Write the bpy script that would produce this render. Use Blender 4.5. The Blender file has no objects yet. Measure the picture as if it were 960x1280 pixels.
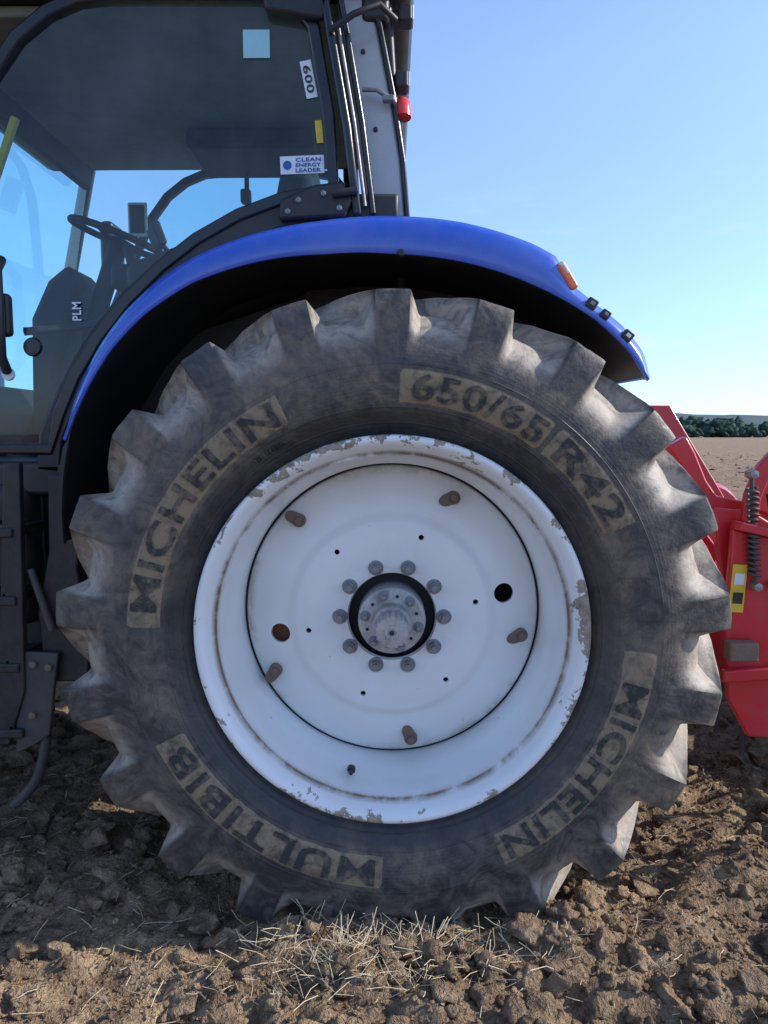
import bpy, bmesh, math, random
import numpy as np
from mathutils import Vector, Matrix, noise as mn
random.seed(7); rng=np.random.default_rng(7)
scn=bpy.context.scene
col=scn.collection
WZ=0.87   # wheel centre height

# ------------------------------------------------------------------ helpers
def link(o,parent=None):
    col.objects.link(o)
    if parent is not None: o.parent=parent
    return o
def empty(name,loc=(0,0,0),parent=None):
    o=bpy.data.objects.new(name,None); o.location=loc; o.empty_display_size=.2
    return link(o,parent)
def mesh_obj(name,verts,faces,mat=None,parent=None,smooth=False,loc=(0,0,0),sharp=None):
    me=bpy.data.meshes.new(name); me.from_pydata([tuple(v) for v in verts],[],faces); me.validate(); me.update()
    if mat: me.materials.append(mat)
    if smooth:
        me.polygons.foreach_set('use_smooth',[True]*len(me.polygons))
        if sharp: me.set_sharp_from_angle(angle=math.radians(sharp))
    o=bpy.data.objects.new(name,me); o.location=loc
    return link(o,parent)
def np_mesh(name,V,F,mat,parent=None,smooth=True):
    me=bpy.data.meshes.new(name)
    k=F.shape[1]
    me.vertices.add(len(V)); me.vertices.foreach_set('co',V.astype(np.float32).ravel())
    me.loops.add(F.size); me.loops.foreach_set('vertex_index',F.astype(np.int32).ravel())
    me.polygons.add(len(F)); me.polygons.foreach_set('loop_start',np.arange(0,F.size,k,dtype=np.int32))
    me.polygons.foreach_set('loop_total',np.full(len(F),k,dtype=np.int32))
    me.polygons.foreach_set('use_smooth',np.full(len(F),smooth,dtype=bool))
    me.update(); me.validate(); me.materials.append(mat)
    o=bpy.data.objects.new(name,me); return link(o,parent)
def fix_normals(o):
    bm=bmesh.new(); bm.from_mesh(o.data); bmesh.ops.recalc_face_normals(bm,faces=bm.faces); bm.to_mesh(o.data); bm.free()
def box(name,c,s,mat,parent=None,bevel=.01,rot=(0,0,0)):
    x,y,z=[k/2 for k in s]
    v=[(-x,-y,-z),(x,-y,-z),(x,y,-z),(-x,y,-z),(-x,-y,z),(x,-y,z),(x,y,z),(-x,y,z)]
    f=[(0,3,2,1),(4,5,6,7),(0,1,5,4),(1,2,6,5),(2,3,7,6),(3,0,4,7)]
    o=mesh_obj(name,v,f,mat,parent,True,c,30); o.rotation_euler=rot
    if bevel:
        m=o.modifiers.new('b','BEVEL'); m.width=bevel; m.segments=3; m.harden_normals=True
    return o
def prism(name,pts,y0,y1,mat,parent=None,bevel=.004):
    n=len(pts)
    v=[(p[0],y0,p[1]) for p in pts]+[(p[0],y1,p[1]) for p in pts]
    f=[tuple(range(n)),tuple(reversed(range(n,2*n)))]+[(i,i+n,(i+1)%n+n,(i+1)%n) for i in range(n)]
    o=mesh_obj(name,v,f,mat,parent,True,sharp=30); fix_normals(o)
    o.data.set_sharp_from_angle(angle=math.radians(30))
    if bevel:
        m=o.modifiers.new('b','BEVEL'); m.width=bevel; m.segments=2; m.limit_method='ANGLE'
    return o
def band(name,path,w,y0,y1,mat,parent=None,bevel=.004,closed=False):
    P=[Vector((a,b)) for a,b in path]; L=[];R=[]
    n=len(P)
    for i in range(n):
        a=P[(i-1)%n] if (closed or i>0) else P[i]; b=P[(i+1)%n] if (closed or i<n-1) else P[i]
        t=(b-a).normalized(); nn=Vector((-t.y,t.x))*w/2
        L.append(P[i]+nn); R.append(P[i]-nn)
    v=[];f=[]
    for i in range(n):
        v+=[(L[i].x,y0,L[i].y),(R[i].x,y0,R[i].y),(R[i].x,y1,R[i].y),(L[i].x,y1,L[i].y)]
    rngi=range(n) if closed else range(n-1)
    for i in rngi:
        j=(i+1)%n
        for k in range(4): f.append((i*4+k,i*4+(k+1)%4,j*4+(k+1)%4,j*4+k))
    if not closed:
        f.append((0,1,2,3)); f.append(tuple((n-1)*4+k for k in (3,2,1,0)))
    o=mesh_obj(name,v,f,mat,parent,True); fix_normals(o); o.data.set_sharp_from_angle(angle=math.radians(35))
    if bevel:
        m=o.modifiers.new('b','BEVEL'); m.width=bevel; m.segments=2; m.limit_method='ANGLE'; m.angle_limit=math.radians(40)
    return o
def tube(name,pts,r,mat,parent=None,cyc=False,smooth=False):
    cu=bpy.data.curves.new(name,'CURVE'); cu.dimensions='3D'
    if smooth:
        s=cu.splines.new('NURBS'); s.points.add(len(pts)-1); s.order_u=3; s.use_endpoint_u=True
    else:
        s=cu.splines.new('POLY'); s.points.add(len(pts)-1)
    for p,q in zip(s.points,pts): p.co=(*q,1)
    s.use_cyclic_u=cyc; cu.bevel_depth=r; cu.bevel_resolution=4; cu.use_fill_caps=True
    cu.materials.append(mat)
    return link(bpy.data.objects.new(name,cu),parent)
def lathe(name,prof,segs,mat,parent=None,closed=False,loc=(0,0,0),smooth=True,sharp=35,phase=0):
    n=len(prof);v=[];f=[]
    for i in range(segs):
        a=2*math.pi*(i+phase)/segs
        for r,y in prof: v.append((r*math.sin(a),y,r*math.cos(a)))
    for i in range(segs):
        j=(i+1)%segs
        for k in range(n if closed else n-1):
            l=(k+1)%n; f.append((i*n+k,j*n+k,j*n+l,i*n+l))
    me=bpy.data.meshes.new(name); me.from_pydata(v,[],f)
    bm=bmesh.new(); bm.from_mesh(me); bmesh.ops.remove_doubles(bm,verts=bm.verts,dist=1e-5)
    bmesh.ops.recalc_face_normals(bm,faces=bm.faces); bm.to_mesh(me); bm.free()
    me.materials.append(mat)
    if smooth:
        me.polygons.foreach_set('use_smooth',[True]*len(me.polygons)); me.set_sharp_from_angle(angle=math.radians(sharp))
    o=bpy.data.objects.new(name,me); o.location=loc
    return link(o,parent)

# ------------------------------------------------------------------ materials
class NT:
    def __init__(s,nt): s.nt=nt
    def n(s,t,**kw):
        nd=s.nt.nodes.new(t)
        for k,v in kw.items():
            if k=='inp':
                for a,b in v.items():
                    if isinstance(b,bpy.types.NodeSocket): s.nt.links.new(b,nd.inputs[a])
                    else: nd.inputs[a].default_value=b
            else: setattr(nd,k,v)
        return nd
    def math(s,op,a,b=0.0,clamp=False):
        nd=s.n('ShaderNodeMath',operation=op,use_clamp=clamp,inp={0:a,1:b}); return nd.outputs[0]
    def ramp(s,x,lo,hi):
        return s.n('ShaderNodeMapRange',inp={0:x,1:lo,2:hi,3:0.0,4:1.0}).outputs[0]
    def mix(s,f,a,b,blend='MIX'):
        nd=s.n('ShaderNodeMix',data_type='RGBA',blend_type=blend)
        for sock,v in ((nd.inputs[0],f),(nd.inputs[6],a),(nd.inputs[7],b)):
            if isinstance(v,bpy.types.NodeSocket): s.nt.links.new(v,sock)
            else: sock.default_value=v if not isinstance(v,tuple) or len(v)==4 else (*v,1)
        return nd.outputs[2]
    def noise(s,vec,scale,detail=4,rough=.6,dist=0.0):
        return s.n('ShaderNodeTexNoise',inp={'Vector':vec,'Scale':scale,'Detail':min(detail,5),'Roughness':rough,'Distortion':dist}).outputs[0]
def newmat(name):
    m=bpy.data.materials.new(name); m.use_nodes=True; nt=m.node_tree; nt.nodes.clear()
    N=NT(nt); out=N.n('ShaderNodeOutputMaterial'); p=N.n('ShaderNodeBsdfPrincipled'); nt.links.new(p.outputs[0],out.inputs[0])
    tc=N.n('ShaderNodeTexCoord'); return m,N,p,tc,out
def setc(N,sock,v):
    if isinstance(v,bpy.types.NodeSocket): N.nt.links.new(v,sock)
    else: sock.default_value=(*v,1) if isinstance(v,tuple) and len(v)==3 else v
def bump(N,p,h,strength,dist):
    b=N.n('ShaderNodeBump',inp={'Height':h,'Strength':strength,'Distance':dist}); N.nt.links.new(b.outputs[0],p.inputs['Normal'])
def dirty(name,colr,dirt=(.16,.12,.085),amt=.4,rough=.5,metal=0.0,scale=6,bmp=.1,spec=.5,coat=0.0):
    m,N,p,tc,out=newmat(name); o=tc.outputs['Object']
    a=N.noise(o,scale,4,.65); b=N.noise(o,scale*7,3,.6)
    k=N.math('MULTIPLY',N.ramp(N.math('ADD',N.math('MULTIPLY',a,.7),N.math('MULTIPLY',b,.3)),.42,.68),amt)
    setc(N,p.inputs['Base Color'],N.mix(k,colr,dirt))
    setc(N,p.inputs['Roughness'],N.math('ADD',N.math('MULTIPLY',k,.5),rough,True))
    p.inputs['Metallic'].default_value=metal; p.inputs['Specular IOR Level'].default_value=spec
    p.inputs['Coat Weight'].default_value=coat; p.inputs['Coat Roughness'].default_value=.10
    if bmp: bump(N,p,b,bmp,.004)
    return m
M_black=dirty('black_plastic',(.012,.013,.015),amt=.22,rough=.42)
M_inside=dirty('interior_plastic',(.014,.017,.022),(.03,.03,.03),.3,.6,bmp=0,scale=2,spec=.25)
M_blackmud=dirty('muddy_black_steel',(.014,.014,.016),(.12,.09,.065),.4,.5,bmp=.4)
M_frame=dirty('gloss_black_frame',(.010,.012,.016),amt=.12,rough=.22)
M_blue=dirty('blue_paint',(.016,.085,.50),(.20,.25,.42),.26,.24,scale=3,bmp=.01,coat=.8)
M_red=dirty('red_paint',(.56,.012,.025),(.26,.12,.09),.26,.36,scale=5,bmp=.05,coat=.3)
M_steel=dirty('grey_steel',(.30,.30,.30),(.16,.13,.10),.6,.40,.6,12)
M_greysteel=dirty('worn_grey_steel',(.055,.055,.058),(.16,.12,.09),.6,.5,.2,9,.4)
M_rust=dirty('rusty_steel',(.17,.12,.09),(.28,.20,.14),.6,.7,.1,25,.5)
M_yellow=dirty('yellow_sticker',(.75,.52,.03),amt=.25,rough=.5)
M_white=dirty('white_sticker',(.72,.76,.78),amt=.1,rough=.4)
M_cyan=dirty('pale_sticker',(.35,.62,.66),amt=.1,rough=.4)
M_navy=dirty('sticker_print',(.02,.10,.35),amt=.05,rough=.5)
M_liner=dirty('roof_liner_cloth',(.23,.25,.20),(.10,.10,.075),.7,.9,scale=2,bmp=.1)
M_seat=dirty('seat_fabric',(.018,.026,.042),(.04,.04,.045),.5,.85,scale=6,bmp=0)
M_greyglass=dirty('grey_glass_reflection',(.46,.47,.46),(.30,.28,.24),.3,.22,scale=3,bmp=.0,coat=.5)  # light grey stands in for sky reflected in the tinted corner glass
M_hub=dirty('hub_metal',(.50,.50,.50),(.24,.20,.165),.75,.38,.45,14,.3)
M_nut=dirty('bolt_zinc',(.30,.31,.34),(.16,.13,.11),.6,.35,.6,30,.2)
M_void=dirty('recess_shade_dark',(.012,.013,.018),amt=.1,rough=.7)  # near-black stands in for shade in bore, holes, seam and behind the disc
M_lens=dirty('orange_lens',(.85,.16,.03),amt=.1,rough=.2,coat=.6)
M_redlens=dirty('red_lens',(.75,.03,.02),amt=.1,rough=.2,coat=.6)
M_clear=dirty('clear_lens',(.7,.7,.66),amt=.15,rough=.2,coat=.6)

def rubber_nodes(N,o):
    sx=N.n('ShaderNodeSeparateXYZ',inp={0:o}); x,y,z=sx.outputs
    r=N.math('SQRT',N.math('ADD',N.math('MULTIPLY',x,x),N.math('MULTIPLY',z,z)))
    n1=N.noise(o,2.6,4,.62,1.0); n2=N.noise(o,42,4,.7); n3=N.noise(o,9,5,.74,1.8)
    dust=N.ramp(N.math('ADD',N.math('MULTIPLY',n1,.40),N.math('MULTIPLY',n3,.60)),.41,.59)
    ringd=N.ramp(r,.615,.645)
    k=N.math('MULTIPLY',N.math('ADD',N.math('MULTIPLY',dust,.72),.13),N.math('ADD',N.math('MULTIPLY',ringd,.68),.32))
    k=N.math('MULTIPLY',k,N.math('ADD',N.math('MULTIPLY',n2,1.5),.15),True)
    return r,n1,n2,n3,k
def rubber():
    m,N,p,tc,out=newmat('dusty_rubber'); o=tc.outputs['Object']
    r,n1,n2,n3,k=rubber_nodes(N,o)
    dustc=N.mix(N.ramp(n1,.4,.62),(.150,.132,.112),(.225,.172,.120))
    c=N.mix(k,(.018,.020,.023),dustc)
    # tread gaps and flanks: dried soil, paled to imitate strong sun (per vertex)
    at=N.n('ShaderNodeAttribute',attribute_name='tread_soil_sunlift').outputs['Fac']
    soil=N.mix(n2,(.22,.185,.14),(.56,.48,.39))
    ks=N.math('MULTIPLY',at,N.math('ADD',N.math('MULTIPLY',N.ramp(n3,.36,.54),.55),.42),True)
    c=N.mix(ks,c,soil)
    setc(N,p.inputs['Base Color'],c)
    setc(N,p.inputs['Roughness'],N.math('ADD',N.math('MULTIPLY',k,.40),.42))
    rings=N.math('MULTIPLY',N.math('SINE',N.math('MULTIPLY',r,620.0)),N.math('SUBTRACT',1.0,N.ramp(r,.76,.80)))
    def ridge(R,w): return N.ramp(N.math('ABSOLUTE',N.math('SUBTRACT',r,R)),w,w*.5)
    h=N.math('ADD',N.math('MULTIPLY',n2,1.0),N.math('MULTIPLY',rings,.05))
    h=N.math('ADD',h,N.math('MULTIPLY',N.math('ADD',ridge(.634,.003),N.math('ADD',ridge(.748,.003),ridge(.592,.002))),1.2))
    bump(N,p,h,.5,.005); return m
M_rub=rubber()
def letter_mat(name,tan):
    m,N,p,tc,out=newmat(name); o=tc.outputs['Object']
    r,n1,n2,n3,k=rubber_nodes(N,o)
    f=N.math('ADD',N.math('ADD',N.math('MULTIPLY',n3,.45),N.math('MULTIPLY',n2,.40)),N.math('MULTIPLY',n1,.15))
    kk=N.ramp(f,*( (.37,.53) if tan else (.47,.62)))
    c=N.mix(kk,(.060,.054,.046) if tan else (.036,.035,.034),(.275,.205,.125) if tan else (.200,.155,.105))
    setc(N,p.inputs['Base Color'],c); p.inputs['Roughness'].default_value=.85
    bump(N,p,n2,.5,.004); return m
M_plate=letter_mat('mud_caked_rubber',True); M_letter=letter_mat('letter_rubber',False)

def rim_mat(name,edge):
    m,N,p,tc,out=newmat(name); o=tc.outputs['Object']
    sx=N.n('ShaderNodeSeparateXYZ',inp={0:o}); x,y,z=sx.outputs
    r=N.math('SQRT',N.math('ADD',N.math('MULTIPLY',x,x),N.math('MULTIPLY',z,z)))
    a=N.noise(o,6,5,.72,.5); b=N.noise(o,45,4,.7); g=N.noise(o,2.5,4,.6)
    e=N.ramp(r,.495,.550) if edge else N.ramp(r,.44,.475)
    chip=N.ramp(N.math('ADD',N.math('ADD',N.math('MULTIPLY',a,.75),N.math('MULTIPLY',b,.25)),N.math('MULTIPLY',e,.142 if edge else .02)),.655,.668)
    spots=N.ramp(b,.70,.74)
    grime=N.math('MULTIPLY',N.ramp(g,.36,.66),.34)
    c=N.mix(grime,(.85,.855,.845),(.66,.61,.53))
    chipc=N.mix(N.ramp(b,.35,.6),(.20,.15,.11),(.38,.31,.24))
    c=N.mix(chip,c,chipc); c=N.mix(N.math('MULTIPLY',spots,.6),c,(.3,.22,.15))
    if edge:
        gr=N.math('MULTIPLY',N.math('SUBTRACT',1.0,N.ramp(N.math('ABSOLUTE',N.math('SUBTRACT',r,.508)),.002,.010)),N.ramp(a,.32,.52))
        c=N.mix(gr,c,(.25,.175,.12))
    else:
        st=N.math('MULTIPLY',N.ramp(N.math('ABSOLUTE',N.math('SUBTRACT',r,.455)),.025,.0),N.ramp(a,.46,.62))
        c=N.mix(N.math('MULTIPLY',st,.6),c,(.42,.34,.25))
        hubd=N.math('MULTIPLY',N.ramp(r,.24,.15),N.ramp(a,.36,.62))
        c=N.mix(N.math('MULTIPLY',hubd,.35),c,(.48,.44,.38))
    setc(N,p.inputs['Base Color'],c)
    setc(N,p.inputs['Roughness'],N.math('ADD',N.math('MULTIPLY',chip,.4),.34))
    bump(N,p,N.math('SUBTRACT',N.math('MULTIPLY',b,.15),chip),.35,.002); return m
M_rim=rim_mat('chipped_white_rim',True); M_disc=rim_mat('white_disc_paint',False)

def glass(name,tint,dust):
    m=bpy.data.materials.new(name); m.use_nodes=True; nt=m.node_tree; nt.nodes.clear(); N=NT(nt)
    out=N.n('ShaderNodeOutputMaterial'); tr=N.n('ShaderNodeBsdfTransparent',inp={0:(*tint,1)})
    gl=N.n('ShaderNodeBsdfGlossy',inp={0:(1,1,1,1),'Roughness':.02}); fr=N.n('ShaderNodeFresnel',inp={0:1.5})
    mx=N.n('ShaderNodeMixShader',inp={0:fr.outputs[0],1:tr.outputs[0],2:gl.outputs[0]})
    tc=N.n('ShaderNodeTexCoord'); nz=N.noise(tc.outputs['Object'],3,4,.65)
    df=N.n('ShaderNodeBsdfDiffuse',inp={0:(.45,.47,.45,1)})
    m2=N.n('ShaderNodeMixShader',inp={0:N.math('MULTIPLY',N.ramp(nz,.35,.75),dust),1:mx.outputs[0],2:df.outputs[0]})
    nt.links.new(m2.outputs[0],out.inputs[0]); return m
M_glass=glass('tinted_glass',(.60,.82,.84),.13)
M_glass2=glass('clear_glass',(.68,.92,.96),.02)

# ------------------------------------------------------------------ tractor root
tractor=empty('tractor')
YC=.30
# --- tyre
LUG=[(.545,.015),(.570,.002),(.585,-.012),(.60,-.022),(.625,-.036),(.65,-.045),(.68,-.052),(.71,-.056),(.74,-.057),(.77,-.055),(.80,-.051),(.825,-.048),(.85,-.046),(.875,-.044),(.90,-.041),(.922,-.036),(.940,-.030),(.947,-.022),(.951,-.006),(.953,.018),(.954,.045),(.955,.08),(.957,.12),(.958,.16),(.959,.20),(.960,.24),(.960,.27),(.960,.295)]
VAL=[(.545,.015),(.570,.002),(.585,-.012),(.60,-.022),(.625,-.036),(.65,-.045),(.68,-.052),(.71,-.056),(.74,-.057),(.766,-.055),(.790,-.051),(.812,-.044),(.831,-.033),(.848,-.019),(.862,-.003),(.873,.014),(.882,.032),(.889,.050),(.894,.066),(.898,.084),(.901,.100),(.904,.118),(.907,.138),(.909,.16),(.911,.20),(.912,.24),(.912,.27),(.912,.295)]
def tyre_mesh(name,NL=21,mat=M_rub,phase=-1.0):
    pitch=2*math.pi/NL
    ts=sorted([.5,.44,.39,.355,.325,.30,.275,.25,.235,.225,.19,.12,.05,0,-.05,-.09,-.105,-.115,-.13,-.15,-.175,-.205,-.24,-.28,-.32,-.37,-.43])
    rows=[]
    n=len(LUG)
    for side in (0,1):
        rr=range(n) if side==0 else range(n-1,-1,-1)
        for i in rr: rows.append((side,i))
    V=[];A=[];nc=NL*len(ts)
    def sstep(a,b,x):
        t=max(0,min(1,(x-a)/(b-a))); return t*t*(3-2*t)
    def lin(a,b,x): return max(0,min(1,(x-a)/(b-a)))
    for side,i in rows:
        lr,ly=LUG[i]; vr,vy=VAL[i]
        off=0 if side==0 else .5
        skew=-.95*max(0,ly+.01)
        wf=1.0-.30*sstep(0,.28,ly)
        zone=sstep(9.5,13,i)
        for L in range(NL):
            wob=.03*mn.noise(Vector((L*2.7,side*9,0)))
            for t in ts:
                tt=(-t+wob*.3)/wf
                mk=lin(-.34,-.235,tt)*(1-lin(.105,.30,tt)**.75)
                r=vr+(lr-vr)*mk; y=vy+(ly-vy)*mk
                jit=.002*mn.noise(Vector((L*3.1+t*4,i*.5,side)))+.0018*mn.noise(Vector((L*9.1+t*14,i*1.5,side)))*(1 if i>9 else 0)
                a=math.radians(phase)+(L+t+off)*pitch+skew
                if side==1: y=2*YC-y
                V.append(((r+jit)*math.sin(a),y,(r+jit)*math.cos(a)))
                A.append(zone*max(1-sstep(.60,.99,mk), .75*sstep(18,20,i)))
    F=[]
    for k in range(len(rows)-1):
        for c in range(nc):
            d=(c+1)%nc
            F.append((k*nc+c,k*nc+d,(k+1)*nc+d,(k+1)*nc+c))
    o=mesh_obj(name,V,F,mat,None,True); fix_normals(o)
    at=o.data.attributes.new('tread_soil_sunlift','FLOAT','POINT'); at.data.foreach_set('value',A)
    o.data.set_sharp_from_angle(angle=math.radians(30))
    return o
tyre_o=tyre_mesh('tyre')
def sidewall_y(r):
    for (a,ya),(b,yb) in zip(LUG,LUG[1:]):
        if a<=r<=b: return ya+(yb-ya)*(r-a)/(b-a)
    return -.05
def plate(a0,a1,r0,r1,mat,name,parent,th=.003):
    V=[];F=[];n=int((a1-a0)*1.2)+2; m=7
    for i in range(n+1):
        a=math.radians(a0+(a1-a0)*i/n)
        for j in range(m):
            r=r0+(r1-r0)*j/(m-1)
            yy=sidewall_y(r)-(th if 0<j<m-1 and 0<i<n else -.001)
            V.append((r*math.sin(a),yy,r*math.cos(a)))
    for i in range(n):
        for j in range(m-1): F.append((i*m+j,(i+1)*m+j,(i+1)*m+j+1,i*m+j+1))
    return mesh_obj(name,V,F,mat,parent,True)
def text_mesh(body,bold=.02,ext=.01):
    cu=bpy.data.curves.new('t','FONT'); cu.body=body; cu.size=1; cu.offset=bold; cu.extrude=ext; cu.resolution_u=3
    cu.space_character=1.08
    o=bpy.data.objects.new('t',cu); col.objects.link(o)
    dg=bpy.context.evaluated_depsgraph_get(); me=bpy.data.meshes.new_from_object(o.evaluated_get(dg))
    bpy.data.objects.remove(o); return me
def ring_text(body,a0,a1,r0,r1,mat,name,parent,lift=.007,bold=.02):
    me=text_mesh(body,bold,.5)
    co=np.array([v.co[:] for v in me.vertices]); mnx,mxx=co[:,0].min(),co[:,0].max(); mny,mxy=co[:,1].min(),co[:,1].max()
    for v in me.vertices:
        a=math.radians(a0+(a1-a0)*(v.co.x-mnx)/(mxx-mnx)); r=r0+(r1-r0)*(v.co.y-mny)/(mxy-mny)
        yy=sidewall_y(r)+(-lift if v.co.z>0 else .002)
        v.co=(r*math.sin(a),yy,r*math.cos(a))
    me.materials.append(mat); me.name=name
    o=bpy.data.objects.new(name,me); return link(o,parent)

wheel=empty('rear_wheel',(0,0,WZ),tractor)
tyre_o.parent=wheel
for a0,a1,t0,t1,s,nm in ((1.5,37,4.5,36,'650/65','size'),(38,64,40.5,62,'R42','rim_size'),(-88,-25,-84,-27,'MICHELIN','maker'),(93,154,101,152,'MICHELIN','maker_b'),(182,245,184,242,'MULTIBIB','tread_name')):
    plate(a0,a1,.642,.738,M_plate,'mud_plate_'+nm,wheel)
    ring_text(s,t0,t1,.655,.726,M_letter,'letters_'+nm,wheel,bold=.018)
ring_text('TUBELESS',-38,-29,.603,.617,M_letter,'letters_small',wheel,.004,.01)

# --- rim
RIM=[(.535,.10),(.545,.03),(.548,.008),(.556,-.004),(.560,-.014),(.557,-.023),(.549,-.027),(.539,-.024),(.529,-.012),(.521,.004),(.515,.020),(.512,.028),(.508,.031),(.503,.029),(.500,.035),(.498,.06),(.495,.10),(.490,.14),(.480,.17),(.473,.20),(.472,.26),(.472,.33),(.480,.45),(.54,.58),(.56,.6)]
rim=lathe('rim',RIM,160,M_rim,wheel,sharp=50)
DF=[(.138,.188),(.22,.188),(.29,.192),(.303,.197),(.315,.207),(.328,.214),(.345,.217),(.39,.232),(.43,.252),(.452,.264),(.462,.272),(.466,.285)]
DP=DF+[(r-.004,y+.014) for r,y in reversed(DF)]
disc=lathe('wheel_disc',DP,128,M_disc,wheel,closed=True,sharp=40)
cv=[];cf=[]
def addcyl(a,R,rad,y0,y1,n=20):
    b=len(cv); cx=R*math.sin(math.radians(a)); cz=R*math.cos(math.radians(a))
    for y in (y0,y1):
        for i in range(n):
            t=2*math.pi*i/n; cv.append((cx+rad*math.cos(t),y,cz+rad*math.sin(t)))
    cf.append(tuple(range(b,b+n))); cf.append(tuple(reversed(range(b+n,b+2*n))))
    for i in range(n): j=(i+1)%n; cf.append((b+i,b+i+n,b+j+n,b+j))
addcyl(79,.355,.031,.1,.4,28); addcyl(260,.355,.031,.1,.4,28)
for k in range(6): addcyl(20+60*k,.262,.0085,.1,.4,12)
cut=mesh_obj('hole_cutter',cv,cf); fix_normals(cut); cut.location=(0,0,WZ)
bm_=disc.modifiers.new('holes','BOOLEAN'); bm_.object=cut; bm_.operation='DIFFERENCE'; bm_.solver='EXACT'
bpy.context.view_layer.update()
dg=bpy.context.evaluated_depsgraph_get(); nm_=bpy.data.meshes.new_from_object(disc.evaluated_get(dg))
disc.modifiers.clear(); disc.data=nm_; bpy.data.objects.remove(cut)
lathe('seam_ring',[(.4665,.283),(.472,.283)],96,M_void,wheel)
lathe('axle_housing',[(0,.30),(.22,.30),(.26,.33),(.28,.55),(.16,.6),(.13,1.0),(.13,1.6)],48,M_rust,wheel)
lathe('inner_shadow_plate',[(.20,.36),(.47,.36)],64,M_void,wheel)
lathe('rust_spot',[(0,.285),(.06,.285)],24,dirty('rust_red',(.34,.11,.05),(.4,.2,.1),.6,.8),wheel,loc=(-.35,0,-.06))
lathe('hub_bore',[(.138,.19),(.134,.24),(.05,.24)],64,M_void,wheel)
lathe('hub_flange',[(.03,.128),(.06,.128),(.094,.130),(.101,.136),(.103,.15),(.103,.24)],64,M_hub,wheel)
lathe('hub_collar',[(.0,.075),(.050,.077),(.056,.084),(.058,.13)],48,M_hub,wheel)
sp=[];sf=[];ns=72
for y,f in ((.09,1),(.008,1),(.0,.93)):
    for i in range(ns):
        a=2*math.pi*i/ns; r=(.049 if (i//2)%2==0 else .0455)*f; sp.append((r*math.sin(a),y,r*math.cos(a)))
for k in range(2):
    for i in range(ns): j=(i+1)%ns; sf.append((k*ns+i,k*ns+j,(k+1)*ns+j,(k+1)*ns+i))
sf.append(tuple(range(2*ns,3*ns)))
so=mesh_obj('splined_shaft',sp,sf,M_hub,wheel); fix_normals(so)
lathe('shaft_centre',[(0,.002),(.009,.001),(.012,-.003),(.020,-.003),(.022,0.002)],32,M_hub,wheel)
lathe('shaft_centre_hole',[(0,-.004),(.007,-.004)],24,M_void,wheel)
def nut(name,a,R,y0,r,h,mat,hexs=6):
    x=R*math.sin(math.radians(a)); z=R*math.cos(math.radians(a))
    lathe(name+'_washer',[(0,y0-.004),(r*1.25,y0-.004),(r*1.3,y0)],24,mat,wheel,loc=(x,0,z))
    lathe(name,[(0,y0-h),(r*.8,y0-h),(r,y0-h*.82),(r,y0)],hexs,mat,wheel,loc=(x,0,z),smooth=False,phase=random.random())
    lathe(name+'_stud',[(0,y0-h-.012),(r*.5,y0-h-.012),(r*.56,y0-h-.008),(r*.56,y0-h)],16,mat,wheel,loc=(x,0,z))
for k in range(10): nut('wheel_nut',18+36*k,.160,.188,.0185,.022,M_nut)
for k in range(6): nut('hub_bolt',-18+60*k,.082,.128,.0125,.012,M_nut)
for k in range(6):
    a=12+60*k; x=.078*math.sin(math.radians(a)); z=.078*math.cos(math.radians(a))
    lathe('hub_hole',[(0,.1262),(.005,.1262)],16,M_void,wheel,loc=(x,0,z))
for k in range(5):
    a=math.radians(27.5+72*k); R=.412; x=R*math.sin(a); z=R*math.cos(a)
    pts=[]; dirn=a+(-2.4,2.6,2.9,-.5,-.3)[k]
    for i in range(26):
        t=2*math.pi*i/26; rr=.021+(.028*max(0,math.cos(t))**5)
        pts.append((x+rr*math.sin(t+dirn),z+rr*math.cos(t+dirn)))
    prism('clamp_lug',pts,.218,.245,M_rust,wheel,.006)
    lathe('clamp_bolt',[(0,.200),(.011,.200),(.013,.204),(.013,.219)],6,M_rust,wheel,loc=(x,0,z),smooth=False)
tube('valve',[(-.125,.14,-.475),(-.125,.10,-.462),(-.122,.07,-.450)],.006,M_black,wheel)
lathe('valve_base',[(0,.128),(.012,.13),(.013,.15)],16,M_black,wheel,loc=(-.125,0,-.472))

def copy_wheel(name,loc,scale):
    e=empty(name,loc,tractor); e.scale=scale
    for o in list(wheel.children):
        if o.name.split('.')[0] in ('tyre','rim','wheel_disc','hub_flange','splined_shaft','hub_collar','hub_bore'):
            c=bpy.data.objects.new(o.name.split('.')[0],o.data); c.location=o.location; link(c,e)
copy_wheel('rear_wheel_far',(0,2.5,WZ),(1,-1,1))
copy_wheel('front_wheel',(-2.75,.15,.68),(.76,.76,.76))
copy_wheel('front_wheel_far',(-2.75,2.35,.68),(.76,-.76,.76))

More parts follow.
